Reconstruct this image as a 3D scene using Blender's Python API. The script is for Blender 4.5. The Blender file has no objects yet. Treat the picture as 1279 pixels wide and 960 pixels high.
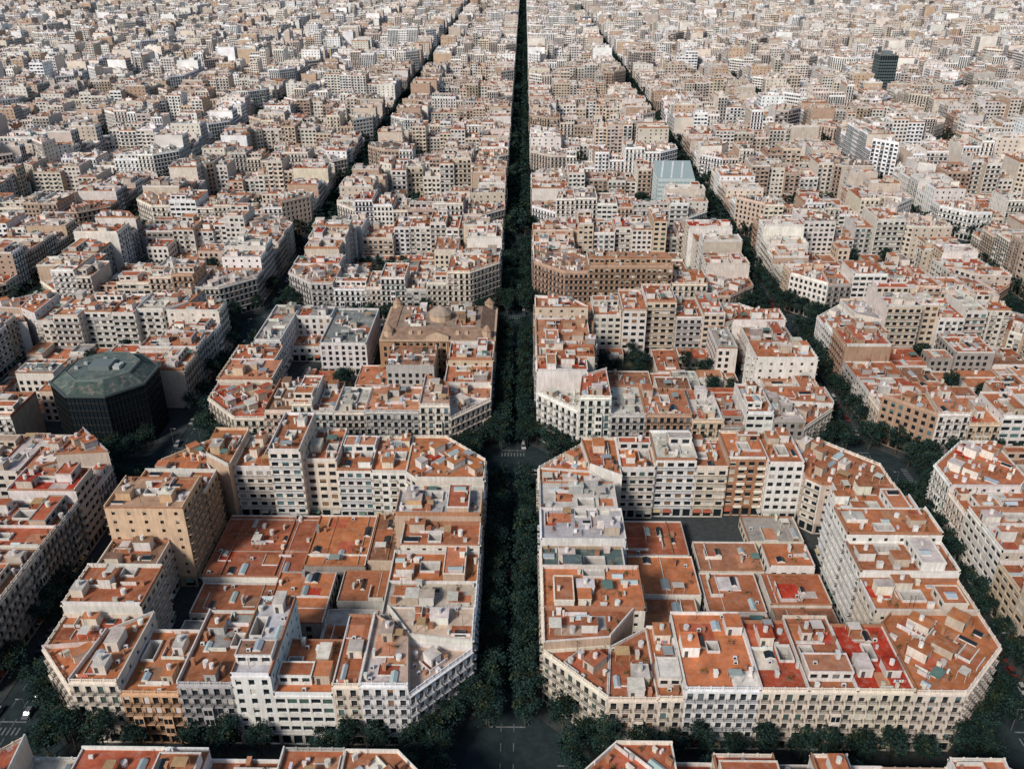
import bpy, math, random
import numpy as np
from mathutils import Vector
scene=bpy.context.scene
R=random.Random(11)
# ---------------------------------------------------------------- mesh builder
class MB:
    def __init__(s): s.v=[];s.n=[];s.m=[];s.c=[]
    def f(s,pts,m,c):
        s.v.extend(pts); s.n.append(len(pts)); s.m.append(m); s.c.append(c)
    def mesh(s,name,mats,sx=1,sy=1,ox=0,oy=0):
        me=bpy.data.meshes.new(name)
        co=np.array(s.v,dtype=np.float32).reshape(-1,3).copy()
        co[:,0]=(co[:,0]-ox)*sx; co[:,1]=(co[:,1]-oy)*sy
        N=len(co); F=len(s.n)
        me.vertices.add(N); me.vertices.foreach_set('co',co.ravel())
        me.loops.add(N); me.loops.foreach_set('vertex_index',np.arange(N,dtype=np.int32))
        n=np.array(s.n,dtype=np.int32); st=np.concatenate([[0],np.cumsum(n)[:-1]]).astype(np.int32)
        me.polygons.add(F); me.polygons.foreach_set('loop_start',st)
        me.polygons.foreach_set('material_index',np.array(s.m,dtype=np.int32))
        a=me.attributes.new('col','FLOAT_COLOR','FACE')
        c=np.ones((F,4),dtype=np.float32); c[:,:3]=np.array(s.c,dtype=np.float32)
        a.data.foreach_set('color',c.ravel())
        for m in mats: me.materials.append(m)
        me.update(calc_edges=True)
        return me
def add_obj(name,me,loc=(0,0,0),rot=0,scale=(1,1,1)):
    o=bpy.data.objects.new(name,me); o.location=loc; o.rotation_euler=(0,0,rot); o.scale=scale
    scene.collection.objects.link(o); return o
# ---------------------------------------------------------------- materials
def nt(name):
    m=bpy.data.materials.new(name); m.use_nodes=True
    return m,m.node_tree,m.node_tree.nodes['Principled BSDF']
def noise(t,scale,detail,rough,vec=None,sc=None):
    n=t.nodes.new('ShaderNodeTexNoise'); n.inputs['Scale'].default_value=scale
    n.inputs['Detail'].default_value=detail; n.inputs['Roughness'].default_value=rough
    g=t.nodes.new('ShaderNodeNewGeometry')
    if sc:
        mp=t.nodes.new('ShaderNodeMapping'); mp.inputs['Scale'].default_value=sc
        t.links.new(g.outputs['Position'],mp.inputs['Vector']); t.links.new(mp.outputs[0],n.inputs['Vector'])
    else: t.links.new(g.outputs['Position'],n.inputs['Vector'])
    return n
def mrange(t,src,a,b,c,d):
    r=t.nodes.new('ShaderNodeMapRange'); 
    for i,v in zip((1,2,3,4),(a,b,c,d)): r.inputs[i].default_value=v
    t.links.new(src,r.inputs[0]); return r.outputs[0]
def vmul(t,a,b):
    v=t.nodes.new('ShaderNodeVectorMath'); v.operation='SCALE'
    t.links.new(a,v.inputs[0]); t.links.new(b,v.inputs['Scale']); return v.outputs[0]
def diffuse(t,b,c):
    d=t.nodes.new('ShaderNodeBsdfDiffuse'); t.links.new(c,d.inputs['Color'])
    t.links.new(d.outputs[0],t.nodes['Material Output'].inputs['Surface']); t.nodes.remove(b)
def attr_mat(name,rough,n1,n2=None,mixcol=None,spec=0.0):
    m,t,b=nt(name)
    a=t.nodes.new('ShaderNodeAttribute'); a.attribute_name='col'
    c=a.outputs['Color']
    nn=noise(t,*n1[:3]); c=vmul(t,c,mrange(t,nn.outputs[0],.3,.7,n1[3],n1[4]))
    if n2:
        nn=noise(t,*n2[:3],sc=n2[5]); c=vmul(t,c,mrange(t,nn.outputs[0],.3,.7,n2[3],n2[4]))
    if mixcol:
        mx=t.nodes.new('ShaderNodeMixRGB'); nn=noise(t,*mixcol[:3])
        t.links.new(mrange(t,nn.outputs[0],.5,.75,0,mixcol[4]),mx.inputs[0]); t.links.new(c,mx.inputs[1])
        mx.inputs[2].default_value=(*mixcol[3],1); c=mx.outputs[0]
    if spec==0: diffuse(t,b,c); return m
    t.links.new(c,b.inputs['Base Color']); b.inputs['Roughness'].default_value=rough
    b.inputs['Specular IOR Level'].default_value=spec
    return m
M_pl=attr_mat('weathered_plaster',.9,(.25,3,.65,.84,1.06),(1,2,.65,.78,1.06,(1.6,1.6,.22)))
M_rf=attr_mat('terracotta_terrace',.92,(.24,4,.75,.60,1.26),None,(.5,3,.65,(.38,.29,.23),.45))
M_gl,t,b=nt('window_glass'); b.inputs['Base Color'].default_value=(.012,.018,.022,1); b.inputs['Roughness'].default_value=.15
M_ir,t,b=nt('wrought_iron'); b.inputs['Base Color'].default_value=(.025,.025,.028,1); b.inputs['Roughness'].default_value=.5
M_lf=attr_mat('foliage',.75,(1.3,1,.6,.6,1.3))
M_pt=attr_mat('painted_metal',.4,(1,1,.5,.92,1.05),spec=.5)
M_pl2=attr_mat('weathered_plaster_plain',.9,(.12,1,.6,.84,1.08))
M_rf2=attr_mat('terrace_plain',.9,(.2,2,.7,.72,1.2))
def dmat(name,col):
    m,t,b=nt(name); r=t.nodes.new('ShaderNodeRGB'); r.outputs[0].default_value=(*col,1); diffuse(t,b,r.outputs[0]); return m
M_gl2=dmat('dark_window',(.03,.038,.042)); M_ir2=dmat('dark_iron',(.03,.03,.03))
MATS=[M_pl,M_rf,M_gl,M_ir,M_lf,M_pt]
MATSF=[M_pl2,M_rf2,M_gl2,M_ir2,M_lf,M_pl2]
PL,RF,GL,IR,LF,PT=range(6)
def flatmat(name,col,ns,lo,hi):
    m,t,b=nt(name); r=t.nodes.new('ShaderNodeRGB'); r.outputs[0].default_value=(*col,1)
    nn=noise(t,ns,4,.65); c=vmul(t,r.outputs[0],mrange(t,nn.outputs[0],.3,.7,lo,hi))
    diffuse(t,b,c); return m
M_as=flatmat('asphalt',(.028,.040,.043),.35,.7,1.25)
M_pv=flatmat('paving',(.055,.063,.063),.6,.7,1.2)
M_wh=flatmat('road_paint',(.22,.24,.235),1.5,.35,1.1)
# ---------------------------------------------------------------- helpers
def jit(c,a,r):
    k=1+r.uniform(-a,a); return tuple(min(.85,max(.01,x*k*(1+r.uniform(-a,a)*.25))) for x in c)
def frame(A,B):
    L=math.hypot(B[0]-A[0],B[1]-A[1]); dx=(B[0]-A[0])/L; dy=(B[1]-A[1])/L
    ax,ay=A
    def P(u,w,z): return (ax+dx*u+dy*w, ay+dy*u-dx*w, z)
    return L,P
def fbox(mb,P,u0,u1,w0,w1,z0,z1,m,c,back=False,top=None,bottom=True):
    a,b_,c_,d=P(u0,w0,z0),P(u1,w0,z0),P(u1,w1,z0),P(u0,w1,z0)
    e,f,g,h=P(u0,w0,z1),P(u1,w0,z1),P(u1,w1,z1),P(u0,w1,z1)
    F=mb.f
    F((d,c_,g,h),m,c); F((a,d,h,e),m,c); F((c_,b_,f,g),m,c)
    if top: F((e,h,g,f),top[0],top[1])
    else: F((e,h,g,f),m,c)
    if back: F((b_,a,e,f),m,c)
    if bottom: F((a,b_,c_,d),m,c)
SHUT=[(.55,.52,.46),(.62,.6,.55),(.08,.13,.11),(.24,.15,.09),(.36,.33,.29),(.16,.17,.17),(.10,.18,.19)]
def facade(mb,A,B,z0,H,st,kind,lod,r):
    L,P=frame(A,B)
    wall=st['wall']; F=mb.f
    if (kind=='party' and not st.get('pwin')) or L<1.6:
        F((P(0,0,z0),P(L,0,z0),P(L,0,H),P(0,0,H)),PL,st['party']); return
    gf=4.2 if z0<1 else 0
    nf=max(1,round((H-z0-gf-.4)/3.1)); fh=(H-z0-gf-.4)/nf
    bay=st['bay'] if kind=='street' else 3.3 if kind=='court' else 4.4
    nb=max(1,round(L/bay)); bw=L/nb
    style=st['style'] if kind=='street' else 'court' if kind=='court' else 'blind'
    sc=st['shut']; trim=st['trim']
    if style=='court': wall=tuple(x*.97 for x in st['cwall'])
    if style=='blind': wall=st['party']
    fl=[]
    if gf: fl.append((z0,z0+gf,.25,3.3,min(bw*.74,3.0),'shop'))
    for i in range(nf):
        zb=z0+gf+i*fh
        if style=='classic': q=(.06,2.55,1.42)
        elif style=='modern': q=(.85,2.35,bw*.66)
        elif style=='strip': q=(.8,2.4,bw*.8)
        elif style=='plain': q=(.5,2.4,1.45)
        elif style=='blind': q=(1.0,2.3,1.1)
        else: q=(.75,2.45,bw*.62)
        fl.append((zb,zb+fh,q[0],q[1],min(q[2],bw-.5),'win'))
    if lod==0:
        F((P(0,0,H-.4),P(L,0,H-.4),P(L,0,H),P(0,0,H)),PL,wall)
    else:
        F((P(0,0,z0),P(L,0,z0),P(L,0,H),P(0,0,H)),PL,wall)
    for fi,(zb,zt,o0,o1,ow,ty) in enumerate(fl):
        wc=wall if ty=='win' else tuple(x*.72 for x in wall)
        a,b_=zb+o0,zb+o1
        if lod==0:
            F((P(0,0,zb),P(L,0,zb),P(L,0,a),P(0,0,a)),PL,wc)
            F((P(0,0,b_),P(L,0,b_),P(L,0,zt),P(0,0,zt)),PL,wc)
            x=0
            for j in range(nb):
                uc=(j+.5)*bw; u0=uc-ow/2; u1=uc+ow/2
                F((P(x,0,a),P(u0,0,a),P(u0,0,b_),P(x,0,b_)),PL,wc); x=u1
                F((P(u0,0,a),P(u0,-.35,a),P(u0,-.35,b_),P(u0,0,b_)),PL,wc)
                F((P(u1,-.35,a),P(u1,0,a),P(u1,0,b_),P(u1,-.35,b_)),PL,wc)
                F((P(u0,-.35,b_),P(u1,-.35,b_),P(u1,0,b_),P(u0,0,b_)),PL,wc)
                F((P(u0,0,a),P(u1,0,a),P(u1,-.35,a),P(u0,-.35,a)),PL,trim)
                F((P(u0,-.35,a),P(u1,-.35,a),P(u1,-.35,b_),P(u0,-.35,b_)),GL,(0,0,0))
                if style=='classic' and st['bar']<.3 and ty=='win':   # window surround and hood moulding
                    fbox(mb,P,u0-.22,u1+.22,0,.16,b_+.04,b_+.24,PL,trim)
                    fbox(mb,P,u0-.2,u0-.03,0,.07,a+.1,b_+.04,PL,trim,bottom=False); fbox(mb,P,u1+.03,u1+.2,0,.07,a+.1,b_+.04,PL,trim,bottom=False)
                q=r.random()
                if ty=='win' and q<.4:
                    zz=b_-(b_-a)*(1 if q<.11 else r.uniform(.15,.6))
                    F((P(u0,-.2,zz),P(u1,-.2,zz),P(u1,-.2,b_),P(u0,-.2,b_)),PL,sc)
                elif ty=='shop' and q<.4:
                    F((P(u0,1.1,b_-.7),P(u1,1.1,b_-.7),P(u1,.02,b_),P(u0,.02,b_)),PL,r.choice([(.5,.48,.42),(.12,.2,.16),(.35,.1,.06),(.5,.4,.22)]))
            F((P(x,0,a),P(L,0,a),P(L,0,b_),P(x,0,b_)),PL,wc)
        else:
            for j in range(nb):
                uc=(j+.5)*bw; u0=uc-ow/2; u1=uc+ow/2
                F((P(u0,.03,a),P(u1,.03,a),P(u1,.03,b_),P(u0,.03,b_)),*( (PL,sc) if r.random()<.15 else (GL,(0,0,0))))
        if ty!='win': continue
        bt=st['balc'] if kind=='street' else st['cbalc'] if kind=='court' else 'none'
        if bt=='none': continue
        spans=[]
        if bt=='cont' or (bt=='each' and fi==1 and L<22): spans=[(.35,L-.35)]
        elif bt=='each':
            spans=[((j+.5)*bw-ow/2-.3,(j+.5)*bw+ow/2+.3) for j in range(nb)]
        elif bt in('some','solid'):
            spans=[(j*bw+.25,(j+1)*bw-.25) for j in range(nb) if (j%2==st['ph'] )]
        dep=.8 if bt!='solid' else 1.1
        if lod==1:
            for (u0,u1) in spans:
                F((P(u0,.04,zb+.02),P(u1,.04,zb+.02),P(u1,dep,zb+.02),P(u0,dep,zb+.02)),PL,trim)
                if bt in('solid',): F((P(u0,dep,zb-.1),P(u1,dep,zb-.1),P(u1,dep,zb+.95),P(u0,dep,zb+.95)),PL,trim)
                else:
                    F((P(u0,dep,zb-.14),P(u1,dep,zb-.14),P(u1,dep,zb+.04),P(u0,dep,zb+.04)),PL,trim)
                    F((P(u0,dep,zb+.55),P(u1,dep,zb+.55),P(u1,dep,zb+.95),P(u0,dep,zb+.95)),IR,(0,0,0))
            continue
        for (u0,u1) in spans:
            fbox(mb,P,u0,u1,0,dep,zb-.14,zb+.02,PL,trim)
            if bt=='solid' :
                fbox(mb,P,u0,u1,dep-.12,dep,zb+.02,zb+1.0,PL,trim,back=True,bottom=False)
            else:
                fbox(mb,P,u0,u1,dep-.06,dep,zb+.95,zb+1.03,IR,(0,0,0),back=True)
                sp=st['bar']; n=max(2,int((u1-u0)/sp)); hw=sp*.14
                for k in range(n+1):
                    u=u0+hw+(u1-u0-2*hw)*k/n
                    F((P(u-hw,dep-.03,zb+.02),P(u+hw,dep-.03,zb+.02),P(u+hw,dep-.03,zb+.95),P(u-hw,dep-.03,zb+.95)),IR,(0,0,0))
                for u in (u0+.02,u1-.02):
                    for k in range(3):
                        w=.12+k*.25
                        F((P(u,w-.05,zb+.02),P(u,w+.05,zb+.02),P(u,w+.05,zb+.95),P(u,w-.05,zb+.95)),IR,(0,0,0))
                    F((P(u,0,zb+.9),P(u,dep,zb+.9),P(u,dep,zb+1.0),P(u,0,zb+1.0)),IR,(0,0,0))
    if kind=='street' and st['trib'] and lod==0 and nb>=3 and nf>=4:
        for j in ([nb//2] if nb<6 else [1,nb-2]):
            uc=(j+.5)*bw; u0=uc-1.25;u1=uc+1.25; za=z0+gf; zc=za+fh*(nf-2)
            fbox(mb,P,u0,u1,0,1.15,za-.2,zc,PL,trim)
            for i in range(nf-2):
                zz=za+i*fh
                F((P(u0+.2,1.17,zz+.8),P(u1-.2,1.17,zz+.8),P(u1-.2,1.17,zz+2.5),P(u0+.2,1.17,zz+2.5)),GL,(0,0,0))
                fbox(mb,P,uc-.06,uc+.06,1.15,1.22,zz+.8,zz+2.5,PL,trim)
                for uu,s in((u0,-.02),(u1,.02)):
                    F((P(uu+s,.25,zz+.8),P(uu+s,.95,zz+.8),P(uu+s,.95,zz+2.5),P(uu+s,.25,zz+2.5)),GL,(0,0,0))
    if kind=='street':
        fbox(mb,P,.02,L-.02,0,.5 if style=='classic' else .22,H-.32,H-.05,PL,trim)
        if gf and lod==0: fbox(mb,P,.02,L-.02,0,.18,z0+gf-.35,z0+gf-.18,PL,trim)
def cyl(mb,cx,cy,z0,z1,r0,r1,m,c,n=8,cap=True):
    p=[(cx+r0*math.cos(6.2832*i/n),cy+r0*math.sin(6.2832*i/n),z0) for i in range(n)]
    q=[(cx+r1*math.cos(6.2832*i/n),cy+r1*math.sin(6.2832*i/n),z1) for i in range(n)]
    for i in range(n):
        j=(i+1)%n; mb.f((p[i],p[j],q[j],q[i]),m,c)
    if cap: mb.f(tuple(q),m,c)
def inpoly(pl,x,y,mar):
    n=len(pl)
    for i in range(n):
        a=pl[i];b=pl[(i+1)%n]; dx=b[0]-a[0];dy=b[1]-a[1];L=math.hypot(dx,dy)
        if L<1e-6: continue
        if (dx*(y-a[1])-dy*(x-a[0]))/L<mar: return False
    return True
WHT=(.67,.64,.59)
def clutter(mb,P,poly,H,st,r,occ,dens=1.0,low=False):
    """poly in local (u,v) coordinates, v=-w"""
    us=[p[0] for p in poly]; vs=[p[1] for p in poly]
    U0,U1,V0,V1=min(us),max(us),min(vs),max(vs)
    area=(U1-U0)*(V1-V0); F=mb.f
    Q=lambda u0,u1,v0,v1,z0,z1,m,c,**k: fbox(mb,P,u0,u1,-v1,-v0,z0,z1,m,c,back=True,bottom=False,**k)
    def spot(w,d,mar=.5,tries=14):
        for _ in range(tries):
            if U1-U0-w<.8 or V1-V0-d<.8: return None
            u=r.uniform(U0+.3,U1-w-.3); v=r.uniform(V0+.3,V1-d-.3)
            if any(u<o[1] and u+w>o[0] and v<o[3] and v+d>o[2] for o in occ): continue
            if all(inpoly(poly,x,y,mar) for x,y in((u,v),(u+w,v),(u+w,v+d),(u,v+d))):
                occ.append((u-.15,u+w+.15,v-.15,v+d+.15)); return u,v
        return None
    n=lambda k: int(k*dens*area/300+r.random())
    wl=st['wall']; rc=st['roof']
    if low and area>180:
        for _ in range(int(area/160)):
            if r.random()<.5:
                u=r.uniform(U0+2,U1-2); Q(u,u+.22,V0+.3,V1-.3,H,H+r.choice([.2,.35,.6]),PL,jit(r.choice([WHT,(.42,.2,.12),(.5,.42,.35)]),.15,r))
            else:
                v=r.uniform(V0+2,V1-2); Q(U0+.3,U1-.3,v,v+.22,H,H+r.choice([.21,.36,.61]),PL,jit(r.choice([WHT,(.42,.2,.12),(.5,.42,.35)]),.15,r))
    if not low:
        for _ in range(max(1,n(1.5))):           # stair heads
            w,d,h=r.uniform(2.4,4.2),r.uniform(2.8,5.5),r.uniform(2.3,3.2)
            s=spot(w,d)
            if s:
                u,v=s; c=r.choice([wl,wl,WHT,jit(wl,.15,r),(.5,.42,.33)])
                Q(u,u+w,v,v+d,H,H+h,PL,c)
                Q(u-.15,u+w+.15,v-.15,v+d+.15,H+h,H+h+.15,PL,c,top=(RF,jit(r.choice([rc,rc,(.55,.5,.45)]),.2,r)))
                F((P(u+.5,-v+.02,H),P(u+1.4,-v+.02,H),P(u+1.4,-v+.02,H+2),P(u+.5,-v+.02,H+2)),PL,(.1,.09,.08))
                if r.random()<.5: cyl(mb,*P(u+w/2,-v-d/2,0)[:2],H+h+.15,H+h+1.5,.6,.6,PL,jit(WHT,.15,r))
    if r.random()<.85:
        for _ in range(int(2.2*max(dens,.9)*area/300+r.random())+ (0 if low else 1)):
            w,d=r.uniform(3,7),r.uniform(3,8)
            for _t in range(6):
                if U1-U0-w<.8 or V1-V0-d<.8: break
                u=r.uniform(U0+.3,U1-w-.3); v=r.uniform(V0+.3,V1-d-.3)
                if any(u<o[1] and u+w>o[0] and v<o[3] and v+d>o[2] for o in occ if len(o)>4): continue
                if all(inpoly(poly,x,y,.3) for x,y in((u,v),(u+w,v),(u+w,v+d),(u,v+d))):
                    zz=H+.01+.004*len(occ)
                    F((P(u,-v-d,zz),P(u,-v,zz),P(u+w,-v,zz),P(u+w,-v-d,zz)),RF,jit(r.choice(st['roofs']),.2,r))
                    occ.append((0,0,0,0))
                    hh=r.choice([.35,.9,1.2])
                    if r.random()<.6:
                        Q(u,u+w,v,v+.2,H,H+hh,PL,jit(WHT,.2,r))
                    if r.random()<.6:
                        Q(u,u+.2,v+.21,v+d,H,H+hh-.01,PL,jit(WHT,.2,r))
                    break
    for _ in range(n(3)):                       # chimneys / vents
        w,d=r.uniform(.4,1.0),r.uniform(.4,1.8); s=spot(w,d,.35)
        if s:
            u,v=s; h=r.uniform(.9,2.2); c=jit(r.choice([wl,WHT,(.42,.2,.12)]),.15,r)
            Q(u,u+w,v,v+d,H,H+h,PL,c); Q(u-.1,u+w+.1,v-.1,v+d+.1,H+h,H+h+.12,PL,jit(c,.2,r))
    for _ in range(n(2.2)):                     # AC
        s=spot(1.0,.7,.35)
        if s:
            u,v=s; Q(u,u+1,v,v+.5,H+.12,H+1.0,PT,jit((.6,.6,.58),.15,r))
            F((P(u+.1,-v+.01,H+.25),P(u+.75,-v+.01,H+.25),P(u+.75,-v+.01,H+.9),P(u+.1,-v+.01,H+.9)),IR,(0,0,0))
    for _ in range(n(.7)):                      # tanks
        s=spot(1.6,1.6)
        if s: cyl(mb,*P(s[0]+.8,-s[1]-.8,0)[:2],H,H+r.uniform(1,1.9),.75,.75,PL,jit(WHT,.2,r),10)
    for _ in range(n(1.2 if not low else 3.4)):   # skylights
        w,d=r.uniform(1.2,2.6),r.uniform(2,5); s=spot(w,d)
        if s:
            u,v=s; Q(u,u+w,v,v+d,H,H+.4,PL,WHT)
            g=(PT,jit((.35,.42,.43),.25,r)) if r.random()<.6 else (GL,(0,0,0))
            zt=H+.4; zr=zt+.5
            F((P(u,-v-d,zt),P(u,-v,zt),P(u+w/2,-v,zr),P(u+w/2,-v-d,zr)),*g)
            F((P(u+w/2,-v-d,zr),P(u+w/2,-v,zr),P(u+w,-v,zt),P(u+w,-v-d,zt)),*g)
            F((P(u,-v,zt),P(u+w,-v,zt),P(u+w/2,-v,zr)),PL,WHT)
    for _ in range(n(.7)):                      # pergolas, awnings
        w,d=r.uniform(2.2,4),r.uniform(2,3.4); s=spot(w,d)
        if s:
            u,v=s; z=H+2.3; c=jit(r.choice([(.6,.57,.5),(.3,.33,.33),(.12,.2,.17),(.45,.3,.16),(.5,.48,.42)]),.15,r)
            Q(u,u+w,v,v+d,z,z+.08,PL,c)
            for a,b in((u,v),(u+w-.12,v),(u,v+d-.12),(u+w-.12,v+d-.12)): Q(a,a+.12,b,b+.12,H,z,PL,c)
    for _ in range(n(1.6)):                     # planters
        s=spot(1.6,.8,.3)
        if s:
            u,v=s; Q(u,u+1.6,v,v+.6,H,H+.45,PL,(.3,.14,.08))
            for k in range(12):
                a,b,z=u+r.uniform(0,1.6),-v-r.uniform(0,.6),H+.4+r.uniform(0,.9)
                F((P(a,b,z),P(a+r.uniform(-.4,.4),b+r.uniform(-.4,.4),z+.2),P(a+r.uniform(-.4,.4),b+r.uniform(-.3,.3),z+.45)),LF,jit((.05,.08,.03),.4,r))
    if not low:
        for _ in range(n(1.4)):                 # antennas
            s=spot(.3,.3,.4)
            if s:
                u,v=s; h=r.uniform(2.5,4.5); Q(u,u+.08,v,v+.08,H,H+h,IR,(0,0,0)); Q(u-.6,u+.7,v+.02,v+.06,H+h-.5,H+h-.44,IR,(0,0,0))
        if r.random()<.35:                      # laundry
            s=spot(3.2,.3)
            if s:
                u,v=s
                for k in range(5):
                    a=u+k*.62; F((P(a,-v,H+.8),P(a+.5,-v,H+.8),P(a+.5,-v,H+1.8),P(a,-v,H+1.8)),PL,r.choice([(.7,.7,.7),(.2,.3,.45),(.6,.2,.15),(.7,.65,.5)]))
def building(mb,pts,types,H,st,lod,r,patio=True,dens=1.0,attic=None):
    cx=sum(p[0] for p in pts)/len(pts); cy=sum(p[1] for p in pts)/len(pts)
    pts=[(cx+(p[0]-cx)*.9988,cy+(p[1]-cy)*.9988) for p in pts]
    n=len(pts)
    for i in range(n):
        facade(mb,pts[i],pts[(i+1)%n],.15,H,st,types[i],lod,r)
    k=0
    for i in range(n):
        if types[i]=='street': k=i;break
    L,P=frame(pts[k],pts[(k+1)%n]); A=pts[k]; B=pts[(k+1)%n]
    dx,dy=(B[0]-A[0])/L,(B[1]-A[1])/L
    loc=[((p[0]-A[0])*dx+(p[1]-A[1])*dy, -(p[0]-A[0])*dy+(p[1]-A[1])*dx) for p in pts]
    D=max(p[1] for p in loc); occ=[]
    rect=(n==4 and abs(loc[(k+2)%4][0]-L)<.05 and abs(loc[(k+3)%4][0])<.05)
    F=mb.f; rc=st['roof']
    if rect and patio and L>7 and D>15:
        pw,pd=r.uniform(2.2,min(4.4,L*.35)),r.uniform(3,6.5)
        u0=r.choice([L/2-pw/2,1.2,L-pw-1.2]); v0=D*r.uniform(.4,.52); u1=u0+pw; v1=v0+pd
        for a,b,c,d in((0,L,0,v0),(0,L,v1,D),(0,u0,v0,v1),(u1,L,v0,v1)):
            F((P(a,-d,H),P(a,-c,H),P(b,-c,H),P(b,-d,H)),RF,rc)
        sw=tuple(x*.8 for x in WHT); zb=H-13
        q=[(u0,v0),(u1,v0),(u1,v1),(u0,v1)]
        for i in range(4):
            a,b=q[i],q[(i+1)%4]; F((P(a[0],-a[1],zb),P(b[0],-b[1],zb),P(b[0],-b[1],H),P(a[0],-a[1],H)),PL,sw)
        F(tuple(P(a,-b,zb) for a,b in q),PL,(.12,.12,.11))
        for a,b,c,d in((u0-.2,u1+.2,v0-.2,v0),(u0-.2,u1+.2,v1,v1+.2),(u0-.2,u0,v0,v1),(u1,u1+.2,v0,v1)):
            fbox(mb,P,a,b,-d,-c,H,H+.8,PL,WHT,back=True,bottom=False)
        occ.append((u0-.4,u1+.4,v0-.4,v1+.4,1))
    else:
        F(tuple((p[0],p[1],H) for p in pts),RF,rc)
    for i in range(n):
        l,PP=frame(pts[i],pts[(i+1)%n])
        if l<.5: continue
        ty=types[i]
        h=(1.0 if ty=='street' else .9 if ty=='court' else r.choice([.35,.5,.9,1.3]))+.004*i
        c=st['trim'] if ty=='street' else jit(r.choice([WHT,WHT,st['party'],(.4,.2,.12)]),.1,r)
        th=.34
        if ty=='street' and st['style']=='classic' and lod==0:
            m=max(2,int(l/2.6)); fbox(mb,PP,0,l,-th,0,H,H+.3,PL,c,back=True,bottom=False)
            for j in range(m+1):
                uu=.2+(l-.4)*j/m; fbox(mb,PP,uu-.2,uu+.2,-th+.003,-.003,H+.3,H+1.15,PL,c,back=True,bottom=False)
            fbox(mb,PP,.02,l-.02,-th+.06,-.06,H+.8,H+1.0,PL,c,back=True)
            q=max(3,int(l/.45))
            for j in range(q):
                uu=.2+(l-.4)*(j+.5)/q; F((PP(uu-.09,-.15,H+.3),PP(uu+.09,-.15,H+.3),PP(uu+.09,-.15,H+.8),PP(uu-.09,-.15,H+.8)),PL,c)
        else:
            fbox(mb,PP,0,l,-th,0,H,H+h,PL,c,back=True,bottom=False)
    if attic is None: attic=r.random()<.34
    if attic and rect and L>6 and D>14:
        v0=r.uniform(3.0,4.5); v1=v0+r.uniform(4.5,7)
        if occ: v1=min(v1,occ[0][2]-.3)
        if v1-v0>3:
            u0,u1=.4,L-.4
            if r.random()<.4:
                if r.random()<.5: u1=L*.6
                else: u0=L*.4
            h=2.9; s2=dict(st); s2['balc']='none';s2['cbalc']='none';s2['pwin']=False
            cs=[P(u0,-v0,0)[:2],P(u1,-v0,0)[:2],P(u1,-v1,0)[:2],P(u0,-v1,0)[:2]]
            s2['wall']=jit(r.choice([st['wall'],WHT]),.08,r); s2['style']='modern'; s2['trib']=False
            for i in range(4): facade(mb,cs[i],cs[(i+1)%4],H,H+h,s2,'street' if i==0 else('court' if i==2 else 'party'),lod,r)
            F(tuple((c[0],c[1],H+h) for c in cs),RF,jit(r.choice(st['roofs']),.15,r))
            for i in range(4):
                l,PP=frame(cs[i],cs[(i+1)%4]); fbox(mb,PP,-.1,l+.1,-.2,.12,H+h-.001*i,H+h+.3+.003*i,PL,s2['wall'],back=True)
            occ.append((u0-.2,u1+.2,v0-.2,v1+.2,1))
            clutter(mb,P,[(u0,v0),(u1,v0),(u1,v1),(u0,v1)],H+h,st,r,[],.8,low=True)
    clutter(mb,P,loc,H,st,r,occ,dens)
# ---------------------------------------------------------------- palettes
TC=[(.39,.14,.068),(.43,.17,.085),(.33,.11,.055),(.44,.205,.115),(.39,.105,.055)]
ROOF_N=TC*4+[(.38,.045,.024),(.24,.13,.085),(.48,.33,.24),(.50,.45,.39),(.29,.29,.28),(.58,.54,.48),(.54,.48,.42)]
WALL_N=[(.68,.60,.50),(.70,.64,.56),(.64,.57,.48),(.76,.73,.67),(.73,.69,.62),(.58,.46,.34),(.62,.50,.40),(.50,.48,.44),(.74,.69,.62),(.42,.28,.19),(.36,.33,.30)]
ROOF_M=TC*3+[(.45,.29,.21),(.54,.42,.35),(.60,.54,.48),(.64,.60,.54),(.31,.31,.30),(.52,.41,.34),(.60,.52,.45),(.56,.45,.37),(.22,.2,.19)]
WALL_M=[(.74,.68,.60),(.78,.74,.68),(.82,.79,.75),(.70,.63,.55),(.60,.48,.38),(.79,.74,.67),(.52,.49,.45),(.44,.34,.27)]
ROOF_F=[(.40,.17,.10),(.44,.22,.14),(.42,.18,.11),(.48,.28,.2),(.60,.46,.38),(.64,.53,.46),(.68,.59,.52),(.74,.70,.65),(.79,.76,.73),(.34,.34,.34),(.66,.56,.50),(.60,.49,.43),(.74,.68,.62),(.20,.2,.2)]  # far-row roofs, colours paled to stand in for aerial haze
WALL_F=[(.82,.77,.71),(.83,.80,.77),(.85,.83,.81),(.80,.73,.66),(.82,.76,.70),(.70,.61,.54),(.84,.82,.79),(.50,.43,.38)]  # far-row walls, whitened in the colour itself as distance haze
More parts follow.
